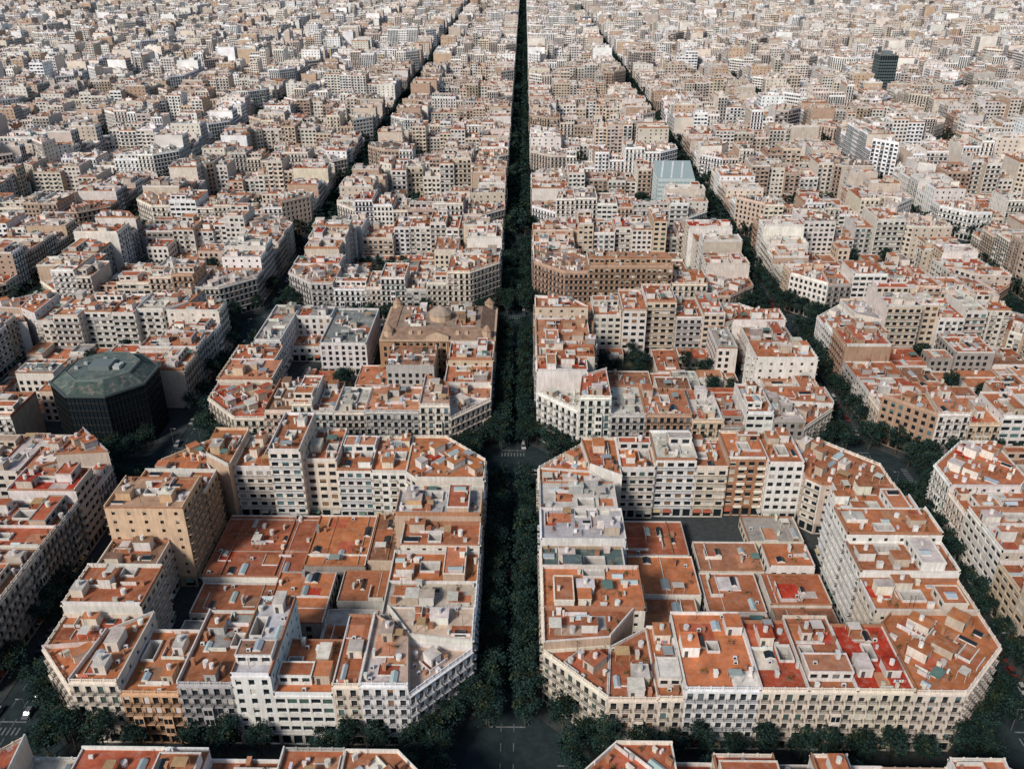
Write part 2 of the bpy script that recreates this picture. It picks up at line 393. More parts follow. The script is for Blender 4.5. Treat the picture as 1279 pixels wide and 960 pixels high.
def mkstyle(r,walls,roofs,bar=.22,wall=None,roof=None,style=None,**kw):
    w=jit(wall or r.choice(walls),.08,r); rf=jit(roof or r.choice(roofs),.14,r)
    s=dict(wall=w,roof=rf,roofs=roofs,bar=bar)
    s['style']=style or r.choice(['classic']*6+['modern','plain','plain','strip'])
    s['trim']=jit(tuple(min(.82,x*1.12+.03) for x in w),.03,r)
    s['party']=jit(r.choice([w,w,(.66,.60,.52),(.50,.37,.27),(.70,.67,.62),(.55,.48,.40)]),.1,r)
    s['cwall']=jit(r.choice([w,WHT,WHT,(.68,.63,.55),(.6,.5,.38)]),.06,r)
    s['bay']=r.uniform(2.5,3.1) if s['style'] in('classic','plain') else r.uniform(2.8,3.8)
    s['shut']=jit(r.choice(SHUT),.15,r)
    s['balc']={'classic':'each','modern':r.choice(['solid','cont','some']),'plain':r.choice(['each','some','none']),'strip':'none'}[s['style']]
    s['cbalc']=r.choice(['cont','cont','some','none','solid'])
    s['trib']=s['style']=='classic' and r.random()<.4
    s['pwin']=r.random()<.4
    s['ph']=r.randint(0,1); s.update(kw); return s
# ---------------------------------------------------------------- trees
def add_tree(mb,x,y,z,h,rad,ncl,nl,ls,r):
    bk=(.09,.075,.055)
    cyl(mb,x,y,z,z+h*.5,.22,.13,PL,bk,6,False)
    for k in range(5):
        a=k*1.256+r.uniform(-.4,.4); z0=z+h*.38; e=(x+math.cos(a)*rad*.6,y+math.sin(a)*rad*.6,z+h*r.uniform(.62,.8))
        px,py=-math.sin(a)*.09,math.cos(a)*.09
        mb.f(((x-px,y-py,z0),(x+px,y+py,z0),(e[0]+px*.3,e[1]+py*.3,e[2]),(e[0]-px*.3,e[1]-py*.3,e[2])),PL,bk)
        mb.f(((x,y,z0-.1),(x,y,z0+.12),(e[0],e[1],e[2]+.04),(e[0],e[1],e[2]-.04)),PL,bk)
    for k in range(ncl):
        a=r.uniform(0,6.283); rr=rad*math.sqrt(r.random())*.85; zz=z+h*(.44+.5*r.random()**.8)
        kk=math.sqrt(max(.15,1-((zz-z)/h-.62)**2/.17)); rr*=kk
        cx,cy=x+rr*math.cos(a),y+rr*math.sin(a); g=r.uniform(.45,1.5); cr=rad*r.uniform(.2,.34)
        base=(.020*g,.040*g,.034*g) if r.random()<.85 else (.038*g,.052*g,.030*g)
        for i in range(nl):
            px,py,pz=cx+r.gauss(0,cr*.6),cy+r.gauss(0,cr*.6),zz+r.gauss(0,cr*.5)
            t=r.uniform(0,6.283); p=r.uniform(-1,1); s=ls*r.uniform(.6,1.3)
            ux,uy,uz=math.cos(t)*s,math.sin(t)*s,p*s*.5
            vx,vy,vz=-math.sin(t)*s*.7,math.cos(t)*s*.7,r.uniform(-.7,.7)*s
            j=1+r.uniform(-.25,.25); c=(base[0]*j,base[1]*j,base[2]*j)
            mb.f(((px-ux,py-uy,pz-uz),(px+vx*.8,py+vy*.8,pz+vz),(px+ux,py+uy,pz+uz),(px-vx*.8,py-vy*.8,pz-vz)),LF,c)
tree_me=[]
for i in range(5):
    mb=MB(); rr=random.Random(100+i); add_tree(mb,0,0,0,rr.uniform(10,12.5),rr.uniform(3.4,4.2),36,50,.27,rr); tree_me.append(mb.mesh('plane_tree_mesh',MATS))
# ---------------------------------------------------------------- block layout
HB=57.0; CH=15.0; LC=27.0
def rot(p,s):
    x,y=p
    for _ in range(s): x,y=-y,x
    return (x,y)
def lots_for(side,spec,r,walls,roofs,bar,hs):
    out=[]
    if spec:
        ws=[q[0] for q in spec]
        k=(2*(HB-LC))/sum(ws); ws=[w*k for w in ws]
    else:
        ws=[]; x=0; T=2*(HB-LC)
        while x<T-8:
            w=r.choice([8,10,11,12,13,14,17]); 
            if T-x-w<7: w=T-x
            ws.append(w); x+=w
        k=T/sum(ws); ws=[w*k for w in ws]
    x=-HB+LC
    for i,w in enumerate(ws):
        D=r.uniform(19,26.5); H=4.2+3.1*r.choice(hs)+.4+r.uniform(-.9,.9); kw={}; o={}
        if spec:
            q=spec[i]; D=q[1]; H=4.6+3.1*q[2]; kw=dict(q[3]); o=kw.pop('o',{})
        st=mkstyle(r,walls,roofs,bar,**kw)
        p=[(x,-HB),(x+w,-HB),(x+w,-HB+D),(x,-HB+D)]
        out.append(([rot(a,side) for a in p],['street','party','court','party'],H,st,o)); x+=w
    return out
def corner(side,mode,r,walls,roofs,bar,hs,kw=None):
    """corner at low-x/low-y for side 0 (SW), rotating CCW: 0 SW,1 SE,2 NE,3 NW"""
    b=-HB; kw=dict(kw or {}); o=kw.pop('o',{})
    out=[]
    if mode==1:
        H=4.2+3.1*kw.pop('n',r.choice(hs))+.4+r.uniform(-.5,.5)
        p=[(b,b+CH),(b+CH,b),(b+LC,b),(b+LC,b+LC-4),(b+LC-4,b+LC),(b,b+LC)]
        out.append(([rot(a,side) for a in p],['street','street','party','court','party','street'],H,mkstyle(r,walls,roofs,bar,**kw),o))
    else:
        m=b+17; kw.pop('n',None)
        for p,t in (([(b,b+CH),(b+CH,b),(m,m)],['street','party','party']),
                    ([(b+CH,b),(b+LC,b),(b+LC,b+LC-3),(m,m)],['street','party','court','party']),
                    ([(b,b+CH),(m,m),(b+LC-3,b+LC),(b,b+LC)],['party','party','party','street'])):
            H=4.2+3.1*r.choice(hs)+.4+r.uniform(-.8,.8)
            out.append(([rot(a,side) for a in p],t,H,mkstyle(r,walls,roofs,bar,**kw),o))
    return out
def split(x0,y0,x1,y1,r,out,mn=9):
    w,h=x1-x0,y1-y0
    if max(w,h)<15 or (max(w,h)<24 and r.random()<.35): out.append((x0,y0,x1,y1));return
    k=r.uniform(.35,.65)
    if w>h: split(x0,y0,x0+w*k,y1,r,out); split(x0+w*k,y0,x1,y1,r,out)
    else: split(x0,y0,x1,y0+h*k,r,out); split(x0,y0+h*k,x1,y1,r,out)
def courtyard(mb,r,walls,roofs,cells=None,trees=None,pg=.22,excl=None,tall=.15):
    if cells is None: cells=[]; split(-31,-31,31,31,r,cells)
    for c in cells:
        x0,y0,x1,y1=c[:4]
        if excl and excl((x0+x1)/2,(y0+y1)/2): continue
        if len(c)<5 and r.random()<pg:
            mb.f(((x0,y0,.17),(x1,y0,.17),(x1,y1,.17),(x0,y1,.17)),PL,jit((.10,.10,.065),.3,r))
            if trees is not None:
                for _ in range(max(1,int((x1-x0)*(y1-y0)/40))): trees.append((r.uniform(x0+2,x1-2),r.uniform(y0+2,y1-2),r.uniform(.6,1)))
            continue
        H=c[4] if len(c)>4 else r.uniform(3.6,6.8) if r.random()>tall else r.uniform(9,17)
        g=r.choice([0,0,.3,1.2]); x0+=g+.03;y0+=g*.5+.03;x1-=.03;y1-=.03
        cc=c[5] if len(c)>5 else r.choice(TC+[(.24,.12,.07),(.25,.13,.08),(.30,.29,.27),(.45,.41,.35),(.2,.19,.18),(.33,.15,.09)])
        st=mkstyle(r,walls,roofs,roof=cc,style='plain'); st['balc']='none'
        pts=[(x0,y0),(x1,y0),(x1,y1),(x0,y1)]
        for i in range(4):
            l,P=frame(pts[i],pts[(i+1)%4]); mb.f((P(0,0,.15),P(l,0,.15),P(l,0,H),P(0,0,H)),PL,st['wall'])
            for j in range(int(l/3.0)):
                u=(j+.5)*3.0
                for z in range(max(1,int((H-.8)/3.1))): mb.f((P(u-.75,.02,1.0+z*3.1),P(u+.75,.02,1.0+z*3.1),P(u+.75,.02,2.8+z*3.1),P(u-.75,.02,2.8+z*3.1)),GL,(0,0,0))
            fbox(mb,P,0,l,-.25,0,H,H+.5+.004*i,PL,jit(r.choice([st['wall'],(.4,.2,.12),WHT]),.1,r),back=True,bottom=False)
        mb.f(tuple((p[0],p[1],H) for p in pts),RF,st['roof'])
        l,P=frame(pts[0],pts[1]); clutter(mb,P,[(0,0),(x1-x0,0),(x1-x0,y1-y0),(0,y1-y0)],H,st,r,[],.55 if H<8 else 1.3,low=True)
def gen_block(seed,walls,roofs,hs,bar=.22,lod=0,spec={},trees=None,excl=None,pg=.22,tall=.15):
    r=random.Random(seed); B=[]
    for s in range(4):
        c=spec.get('c%d'%s)
        B+=corner(s,c[0] if c else (1 if r.random()<.5 else 3),r,walls,roofs,bar,hs,c[1] if c else None)
        B+=lots_for(s,spec.get(s),r,walls,roofs,bar,hs)
    if excl: B=[b for b in B if not excl(sum(p[0] for p in b[0])/len(b[0]),sum(p[1] for p in b[0])/len(b[0]))]
    res=[]
    for pts,ty,H,st,o in B:
        mb=MB(); building(mb,pts,ty,H,st,lod,r,**o); res.append((mb,pts))
    cm=MB(); courtyard(cm,r,walls,roofs,spec.get('court'),trees,pg,excl,tall)
    return res,cm
def pave_mesh():
    mb=MB(); e=HB+4; c=CH+1.5
    o=[(-e,-e+c),(-e+c,-e),(e-c,-e),(e,-e+c),(e,e-c),(e-c,e),(-e+c,e),(-e,e-c)]
    mb.f(tuple((x,y,.15) for x,y in o),0,(1,1,1))
    for i in range(8):
        a,b=o[i],o[(i+1)%8]; mb.f(((a[0],a[1],0),(b[0],b[1],0),(b[0],b[1],.15),(a[0],a[1],.15)),0,(1,1,1))
    return mb.mesh('pavement_mesh',[M_pv])
PAVE=pave_mesh()
COLS={0:(5.8,120.8),-1:(-122.5,-12.2)}
for i in range(1,18): COLS[i]=(139+133.2*(i-1),139+133.2*(i-1)+114.5)
for i in range(2,19): COLS[-i]=(-140-133.2*(i-2)-114.5,-140-133.2*(i-2))
def rowY(k): y=152.5+133.3*k; return (y,y+114.8)
def place(ci,k):
    x0,x1=COLS[ci]; y0,y1=rowY(k)
    return (x0+x1)/2,(y0+y1)/2,(x1-x0)/114,(y1-y0)/114
# ---------------------------------------------------------------- near custom blocks
OR=(.45,.165,.072); BR=(.33,.125,.062); RD=(.40,.05,.028); TN=(.56,.36,.21); CR=(.70,.62,.51); WH=(.76,.74,.69); GR=(.42,.42,.41)
W=lambda wall=None,roof=None,style=None,**k: {**({'wall':wall} if wall else {}),**({'roof':roof} if roof else {}),**({'style':style} if style else {}),**k}
spec_R={ 'c0':(3,W(CR,BR,'classic')),
 0:[(6,24,4,W(CR,OR,'classic')),(17,26,5,W(WH,OR,'classic')),(11,23,5,W(CR,(.36,.08,.04),'classic')),(11,25,5,W(CR,BR,'classic')),(13,22,5,W(CR,RD,'classic'))],
 'c1':(1,W(CR,OR,'classic',n=5)),
 1:[(14,27,5,W(CR,OR,'classic')),(14,27,6,W(WH,BR,'plain',party=WH)),(14,27,7,W(WH,OR,'plain',party=WH,cwall=WH,o=dict(attic=False))),(12,25,6,W(WH,OR,'modern',cwall=WH)),(12,20,5,W(CR,BR,'classic'))],
 'c2':(1,W(CR,BR,'classic',n=5)),
 2:[(12,20,6,W(WH,OR,'plain',cwall=WH)),(13,17,6,W(CR,OR,'classic',cwall=(.38,.2,.12))),(11,18,5,W(CR,BR,'classic',cwall=CR)),(14,18,6,W(WH,(.5,.46,.4),'plain',cwall=WH)),(12,19,5,W(CR,OR,'classic'))],
 'c3':(3,W(CR,OR,'classic')),
 3:[(14,24,5,W(GR,(.5,.48,.45),'plain')),(14,25,5,W(WH,GR,'modern')),(12,24,4,W(CR,(.10,.15,.15),'classic')),(16,27,5,W(CR,OR,'classic'))],
 'court':[(-31,-31,-12,-8,5,BR),(-12,-31,8,-14,4,BR),(8,-31,27,-12,5,(.25,.12,.07)),(-30,-8,-10,10,6,OR),(-10,-14,8,4,4.5,BR),(8,-12,27,2,6,(.38,.13,.06)),(-8,6,12,20,4,(.3,.14,.08)),(12,3,26,14,8,OR),(-31,12,-10,30),(10,20,28,34,4,(.3,.28,.26))]}
spec_L={ 'c0':(3,W(CR,OR,'classic')),
 0:[(15,21,4,W(TN,OR,'classic')),(14,25,5,W(GR,BR,'classic')),(10,27,6,W(WH,(.5,.53,.53),'plain',party=(.62,.70,.70),pwin=True)),(15,18,4,W(WH,OR,'strip')),(7,24,5,W(CR,BR,'classic'))],
 'c1':(3,W(WH,(.55,.42,.33),'classic')),
 1:[(14,26,4,W(WH,(.5,.42,.34),'classic')),(13,26,4,W(CR,OR,'classic')),(10,24,5,W(CR,BR,'classic')),(13,27,6,W(TN,(.42,.43,.42),'plain')),(10,24,4,W(WH,OR,'classic'))],
 'c2':(1,W(CR,OR,'classic',n=5)),
 2:[(11,22,5,W(CR,OR,'classic',cwall=WH)),(11,21,5,W(WH,BR,'plain',cwall=WH)),(10,20,6,W(CR,OR,'classic',cwall=CR)),(10,24,8,W(WH,BR,'plain',cwall=(.76,.71,.63),party=(.66,.56,.45),pwin=True)),(13,20,5,W(CR,BR,'classic'))],
 'c3':(3,W((.58,.42,.28),OR,'plain')),
 3:[(12,24,6,W(TN,BR,'plain',cwall=TN)),(15,24,8,W((.62,.42,.26),(.46,.3,.2),'plain',cwall=(.62,.42,.26),party=(.64,.46,.31),pwin=True)),(14,18,4,W(CR,(.2,.12,.08),'plain')),(15,22,5,W(CR,BR,'classic'))],
 'court':[(-31,0,0,31,5,(.30,.105,.055)),(0,4,20,30,6,OR),(-31,-16,-6,-2,4,BR),(-6,-22,12,0,7,OR),(12,-31,30,-14,5,(.4,.38,.34)),(14,-12,31,2,6,BR),(-30,-31,-8,-18,4,(.3,.28,.26)),(20,6,30,31)]}
def oct_excl(x,y): return math.hypot(x-(HB-20),y-(-HB+18))<27 
def pal_excl(x,y): return y>8
def teal_excl(x,y): return x>28 and abs(y-18)<20
def near_block(ci,k,seed,spec={},excl=None,walls=WALL_N,roofs=ROOF_N,hs=(3,4,4,5,5,5,6,7),bar=.22,tree_prob=None,pg=.22):
    cx,cy,sx,sy=place(ci,k); tr=[]
    res,cm=gen_block(seed,walls,roofs,hs,bar,0,spec,tr,excl,pg)
    for mb,pts in res:
        ox=sum(p[0] for p in pts)/len(pts); oy=sum(p[1] for p in pts)/len(pts)
        add_obj('apartment_building',mb.mesh('apartment_building_mesh',MATS,sx,sy,ox,oy),(cx+ox*sx,cy+oy*sy,0))
    if cm.n: add_obj('courtyard_building',cm.mesh('courtyard_building_mesh',MATS,sx,sy),(cx,cy,0))
    add_obj('pavement',PAVE,(cx,cy,0),0,(sx,sy,1))
    rr=random.Random(seed+5)
    for x,y,s in tr: add_obj('courtyard_tree',rr.choice(tree_me),(cx+x*sx,cy+y*sy,.15),rr.uniform(0,6.28),(s,s,s))
    tp=tree_prob or (1,1,1,1)
    for s in range(4):
        ave=(ci==0 and s==3) or (ci==-1 and s==1)      # central avenue: bigger, closer planes
        n=17 if ave else 14
        for i in range(n):
            if rr.random()>tp[s]*.97: continue
            x=-50+100*i/(n-1)+rr.uniform(-1,1); off=4.5 if ave else 3.5
            x,y=rot((x,-HB-4.5 if abs(x)>46 else -HB-off),s); q=rr.uniform(1.0,1.28) if ave else rr.uniform(.88,1.18)
            add_obj('plane_tree',rr.choice(tree_me),(cx+x*sx,cy+y*sy,.15),rr.uniform(0,6.28),(q,q,q*rr.uniform(.85,1.05)))
        for i in (0,1,2):
            if rr.random()>tp[s]*.95: continue
            t=(i+.5)/3; x,y=rot((-HB+CH*t-2.6,-HB+CH*(1-t)-2.6),s); q=rr.uniform(.9,1.2)
            add_obj('plane_tree',rr.choice(tree_me),(cx+x*sx,cy+y*sy,.15),rr.uniform(0,6.28),(q,q,q))
HN=(4,4,5,5,5,6)
near_block(0,0,21,spec_R,hs=HN)
near_block(-1,0,22,spec_L,tree_prob=(1,1,.9,.5),hs=HN)
near_block(1,0,23,hs=HN)
near_block(-2,0,24,walls=[(.5,.42,.34),(.6,.52,.44),(.4,.38,.35),(.55,.48,.4)],tree_prob=(1,.5,1,1),hs=HN)
near_block(0,-1,25,hs=HN); near_block(-1,-1,26,hs=HN)
near_block(0,1,27); near_block(-1,1,28,excl=pal_excl,tree_prob=(1,1,.9,.5),hs=HN)
near_block(1,1,29); near_block(-2,1,30,excl=oct_excl,tree_prob=(1,.5,1,1),hs=HN)
BW=(.43,.29,.20)
sp3={'c0':(1,W(BW,(.36,.21,.14),'plain',balc='each',n=7)),0:[(42,20,8,W(BW,(.38,.22,.14),'plain',balc='each',cwall=(.45,.32,.23))),(18,20,5,W(CR,OR,'classic'))]}
WN2=WALL_N+WALL_M; RN2=ROOF_N+ROOF_M
near_block(0,2,31,sp3,bar=.4,walls=WN2,roofs=RN2); near_block(-1,2,32,bar=.4,tree_prob=(1,1,.9,.5),walls=WN2,roofs=RN2)
near_block(1,2,33,bar=.4,walls=WN2,roofs=RN2); near_block(-2,2,34,bar=.4,walls=WN2,roofs=RN2,tree_prob=(1,.5,1,1))
near_block(0,3,35,bar=.5,walls=WALL_M,roofs=ROOF_M,excl=teal_excl)
# ---------------------------------------------------------------- landmark buildings
def octagon_office():
    mb=MB(); n=8; Rr=19.5; H=25; a0=math.pi/8
    pt=lambda r_,i,z:(r_*math.cos(a0+i*math.pi/4),r_*math.sin(a0+i*math.pi/4),z)
    dk=(.012,.014,.014); gr=(.068,.098,.090)
    for i in range(8):
        A,B=pt(Rr,i,0)[:2],pt(Rr,i+1,0)[:2]; L,P=frame(A,B)
        mb.f((P(0,0,0),P(L,0,0),P(L,0,H),P(0,0,H)),GL,dk)
        m=10
        for j in range(m+1):
            u=L*j/m; fbox(mb,P,max(0,u-.09),min(L,u+.09),0,.22,0,H-.3,PT,dk)
        for z in range(1,8): fbox(mb,P,0,L,0,.14,z*3.1,z*3.1+.5,PT,(.014,.015,.015))
        fbox(mb,P,-.1,L+.1,-.3,.4,H-.3,H+.6,PT,(.07,.09,.085),back=True)
        r2,r3=Rr-.6,Rr-6
        mb.f((pt(r2,i,H+.4),pt(r2,i+1,H+.4),pt(r3,i+1,H+3.4),pt(r3,i,H+3.4)),RF,jit(gr,.2,R))
        mb.f((pt(r3,i,H+3.4),pt(r3,i+1,H+3.4),pt(r3-.01,i+1,H+4.2),pt(r3-.01,i,H+4.2)),PT,(.15,.19,.18))
    mb.f(tuple(pt(Rr-6,i,H+3.8) for i in range(8)),RF,(.11,.145,.135))
    L,P=frame((-4,-4),(4,-4))
    fbox(mb,P,0,8,-7,0,H+3.8,H+5.6,PT,(.14,.17,.165),back=True); fbox(mb,P,9,11.5,-4,-1,H+3.8,H+5.2,PT,(.4,.42,.4),back=True)
    for u,v in((-4,-6),(-6,-2),(2,-10),(6,-9),(10,-6)): fbox(mb,P,u,u+1.4,v,v+1,H+3.8,H+4.9,PT,(.35,.37,.36),back=True)
    return mb
cx,cy,sx,sy=place(-2,1)
add_obj('octagonal_glass_office_building',octagon_office().mesh('octagon_office',MATS),(cx+(HB-23)*sx,cy+(-HB+19.5)*sy,.15))
def palace():
    mb=MB(); r=random.Random(4); H=17; oc=(.38,.23,.135); tr=(.54,.40,.28); w,d=25,19
    st=mkstyle(r,WALL_N,ROOF_N,wall=oc,roof=(.30,.20,.13),style='plain',trim=tr,balc='none',trib=False,bay=2.9,cwall=oc,party=oc)
    pts=[(-w,-d),(w,-d),(w,d),(-w,d)]
    for i in range(4):
        facade(mb,pts[i],pts[(i+1)%4],0,H,st,'street',0,r); L,P=frame(pts[i],pts[(i+1)%4])
        fbox(mb,P,-.3,L+.3,-.5,.9,H,H+.5+.003*i,PL,tr,back=True); fbox(mb,P,0,L,0,.35,8.0,8.5,PL,tr)
        for j in range(1,int(L/2.9)): fbox(mb,P,j*2.9-.2+.03,j*2.9+.2+.03,0,.25,8.5,H-.4,PL,tr)
        for u in (0,L-6): fbox(mb,P,u,u+6,-.2,1.0,0,H-.4,PL,oc); 
        for u in (0,L-6):
            for z in (5.5,9.6,12.6): 
                for q in(1,3.6): mb.f((P(u+q,1.03,z),P(u+q+1.3,1.03,z),P(u+q+1.3,1.03,z+2),P(u+q,1.03,z+2)),GL,(0,0,0))
    a=[(-w,-d,H+.5),(w,-d,H+.5),(w,d,H+.5),(-w,d,H+.5)]; b=[(-w+6,-d+6,H+4),(w-6,-d+6,H+4),(w-6,d-6,H+4),(-w+6,d-6,H+4)]
    for i in range(4): mb.f((a[i],a[(i+1)%4],b[(i+1)%4],b[i]),RF,(.24,.16,.115))
    mb.f(tuple((p[0],p[1],H+3.6) for p in b),RF,(.29,.22,.17))
    cyl(mb,0,-2,H+3.6,H+6.5,5,5,PL,tr,12); cyl(mb,0,-2,H+6.5,H+8.6,5.4,3.2,RF,(.34,.27,.21),12); cyl(mb,0,-2,H+8.6,H+10.2,3.2,.3,RF,(.34,.27,.21),12)
    for q in((-w+3,-d+3),(w-3,-d+3),(-w+3,d-3),(w-3,d-3)):
        cyl(mb,*q,H+.5,H+4.2,2.2,2.2,PL,tr,8); cyl(mb,*q,H+4.2,H+6.6,2.5,.2,RF,(.30,.2,.14),8)
    L,P=frame((-w,-d),(w,-d)); clutter(mb,P,[(8,7),(42,7),(42,31),(8,31)],H+3.6,st,r,[(18,32,10,24,1)],1.6)
    for u in(12,16,33,37): fbox(mb,P,u,u+1.6,-4,-2.4,H+1,H+3.4,PL,tr,back=True)
    fbox(mb,P,20,30,-1,.6,H+.5,H+2.5,PL,tr,back=True)
    mb.f((P(20,.62,H+2.5),P(30,.62,H+2.5),P(25,.62,H+4.6)),PL,tr)
    mb.f((P(20,-1,H+2.5),P(20,.62,H+2.5),P(25,.62,H+4.6),P(25,-1,H+4.6)),RF,(.3,.2,.13)); mb.f((P(25,-1,H+4.6),P(25,.62,H+4.6),P(30,.62,H+2.5),P(30,-1,H+2.5)),RF,(.3,.2,.13))
    return mb
cx,cy,sx,sy=place(-1,1)
add_obj('ochre_palace_building',palace().mesh('palace',MATS),(-37.8,cy+32,.15))
def institute():
    mb=MB(); r=random.Random(9); wl=(.64,.62,.58)
    def wing(x0,y0,x1,y1,H,rc):
        st=mkstyle(r,WALL_N,ROOF_N,wall=wl,roof=rc,style='plain',trim=(.7,.68,.64),balc='none',trib=False,bay=3.2,cwall=wl,party=wl)
        pts=[(x0,y0),(x1,y0),(x1,y1),(x0,y1)]
        for i in range(4):
            facade(mb,pts[i],pts[(i+1)%4],0,H,st,'street',0,r); l,P=frame(pts[i],pts[(i+1)%4])
            fbox(mb,P,0,l,-.4,0,H,H+.9+.004*i,PL,wl,back=True,bottom=False)
        mb.f(tuple((a,b,H) for a,b in pts),RF,rc); l,P=frame(pts[0],pts[1])
        clutter(mb,P,[(0,0),(x1-x0,0),(x1-x0,y1-y0),(0,y1-y0)],H,st,r,[],.7)
    g=(.32,.31,.28)
    wing(-26,-20,-14,20,17,g); wing(-13.9,8,3,19.8,16.5,(.28,.27,.25)); wing(3.1,-20,24,19.9,15.5,(.20,.22,.21)); wing(-13.9,-6,3,7.9,7,(.35,.16,.09))
    return mb
add_obj('grey_institute_building',institute().mesh('institute',MATS),(-93.5,cy+32,.15))
def teal_office():
    mb=MB(); c=(.47,.55,.54); H=24
    for A,B in(((-13,-12),(13,-12)),((13,-12),(13,12)),((13,12),(-13,12)),((-13,12),(-13,-12))):
        L,P=frame(A,B); mb.f((P(0,0,0),P(L,0,0),P(L,0,H),P(0,0,H)),PT,c)
        for z in range(7): 
            mb.f((P(.5,.03,z*3.2+1.4),P(L-.5,.03,z*3.2+1.4),P(L-.5,.03,z*3.2+2.7),P(.5,.03,z*3.2+2.7)),PT,(.27,.35,.35))
        for u in range(int(L/3)+1): fbox(mb,P,u*3,min(L,u*3+.2),0,.15,0,H,PT,(.6,.66,.65))
    mb.f(((-13,-12,H),(13,-12,H),(13,12,H+7),(-13,12,H+7)),PT,(.30,.37,.365))
    mb.f(((13,-12,H),(13,12,H),(13,12,H+7)),PT,c); mb.f(((-13,12,H),(-13,-12,H),(-13,12,H+7)),PT,c); mb.f(((13,12,H),(-13,12,H),(-13,12,H+7),(13,12,H+7)),PT,c)
    for a in(-11,-4,3): mb.f(((a,-11,H+.35),(a+1.2,-11,H+.35),(a+5.2,11,H+6.75),(a+4,11,H+6.75)),PL,(.6,.63,.62))
    return mb
add_obj('pale_glass_office_building',teal_office().mesh('teal_office',MATS),(107,626,.15))
def tower():
    mb=MB(); H=54; q=[(-10,-9),(10,-9),(10,9),(-10,9)]
    for i in range(4):
        L,P=frame(q[i],q[(i+1)%4]); mb.f((P(0,0,0),P(L,0,0),P(L,0,H),P(0,0,H)),GL,(0,0,0))
        for z in range(1,16): fbox(mb,P,0,L,0,.15,z*3.2,z*3.2+1.1,PT,(.10,.14,.14))
        for u in range(int(L/2.6)+1): fbox(mb,P,u*2.6,min(L,u*2.6+.3),0,.3,0,H,PT,(.09,.12,.12))
    mb.f(tuple((a,b,H) for a,b in q),RF,(.2,.2,.2)); L,P=frame((-5,-4),(5,-4)); fbox(mb,P,0,10,-8,0,H,H+4,PT,(.15,.18,.18),back=True)
    return mb
add_obj('dark_glass_office_tower',tower().mesh('glass_tower',MATS),(402,1040,.15))
# ---------------------------------------------------------------- instanced city beyond
def variant(seed,walls,roofs,hs,lod,bar,pg,tall):
    tr=[]; res,cm=gen_block(seed,walls,roofs,hs,bar,lod,{},tr,None,pg,tall)
    big=MB()
    for mb,_ in res+[(cm,0)]:
        big.v+=mb.v; big.n+=mb.n; big.m+=mb.m; big.c+=mb.c
    rr=random.Random(seed)
    for x,y,s in tr: add_tree(big,x,y,.15,10*s,3.2*s,9,12,.6,rr)
    return big.mesh('apartment_block_mesh',MATSF if lod else MATS)
MIDV=[variant(200+i,WALL_M+WALL_N[:3],ROOF_M,(3,4,4,5,5,6,6,7),0,.5,.3,.2) for i in range(7)]
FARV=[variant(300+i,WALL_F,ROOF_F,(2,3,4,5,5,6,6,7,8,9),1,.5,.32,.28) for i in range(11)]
def strip(seed,sides):
    rr=random.Random(seed); mb=MB()
    for s in sides:
        for i in range(14):
            if rr.random()<.08: continue
            x=-50+100*i/13+rr.uniform(-1,1); x,y=rot((x,-HB-3.2 if abs(x)<44 else -HB+4),s)
            add_tree(mb,x,y,.15,rr.uniform(9,13),rr.uniform(3.2,4.2),11,14,.65,rr)
    return mb.mesh('street_trees_mesh',MATSF)
STR=[strip(400+i,(0,1,2,3)) for i in range(3)]
def avenue(seed):
    rr=random.Random(seed); mb=MB()
    for i in range(18):
        for s in(-1,1): add_tree(mb,s*4.6+rr.uniform(-.5,.5),-66+132*i/18+rr.uniform(-1,1),.15,rr.uniform(12,16),rr.uniform(4.0,5),12,18,.75,rr)
    return mb.mesh('avenue_trees_mesh',MATSF)
AVE=[avenue(500+i) for i in range(3)]
done={(c,k) for c in (-2,-1,0,1) for k in(0,1,2)}|{(0,-1),(-1,-1),(0,3)}
rr=random.Random(77)
for k in range(3,22):
    yc=sum(rowY(k))/2
    for x in(-3.2,129.9,-131.25): add_obj('avenue_trees',rr.choice(AVE),(x,yc,0),rr.choice([0,math.pi]),(1,1,1 if abs(x)<9 else .85))
for k in range(-1,22):
    y0,y1=rowY(k); lim=y1*.62+90
    for ci in COLS:
        if (ci,k) in done: continue
        x0,x1=COLS[ci]
        if min(abs(x0),abs(x1))>lim: continue
        cx,cy,sx,sy=place(ci,k)
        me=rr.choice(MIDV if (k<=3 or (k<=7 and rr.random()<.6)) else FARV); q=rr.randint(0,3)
        if q%2: s=(sy,sx,1)
        else: s=(sx,sy,1)
        zf=rr.uniform(.9,1.12)
        add_obj('apartment_block',me,(cx,cy,0),q*math.pi/2,(s[0],s[1],zf))
        add_obj('pavement',PAVE,(cx,cy,0),0,(sx,sy,1))
        q=rr.randint(0,3); s=(sy,sx,1) if q%2 else (sx,sy,1)
        add_obj('street_trees',rr.choice(STR),(cx,cy,0),q*math.pi/2,s)
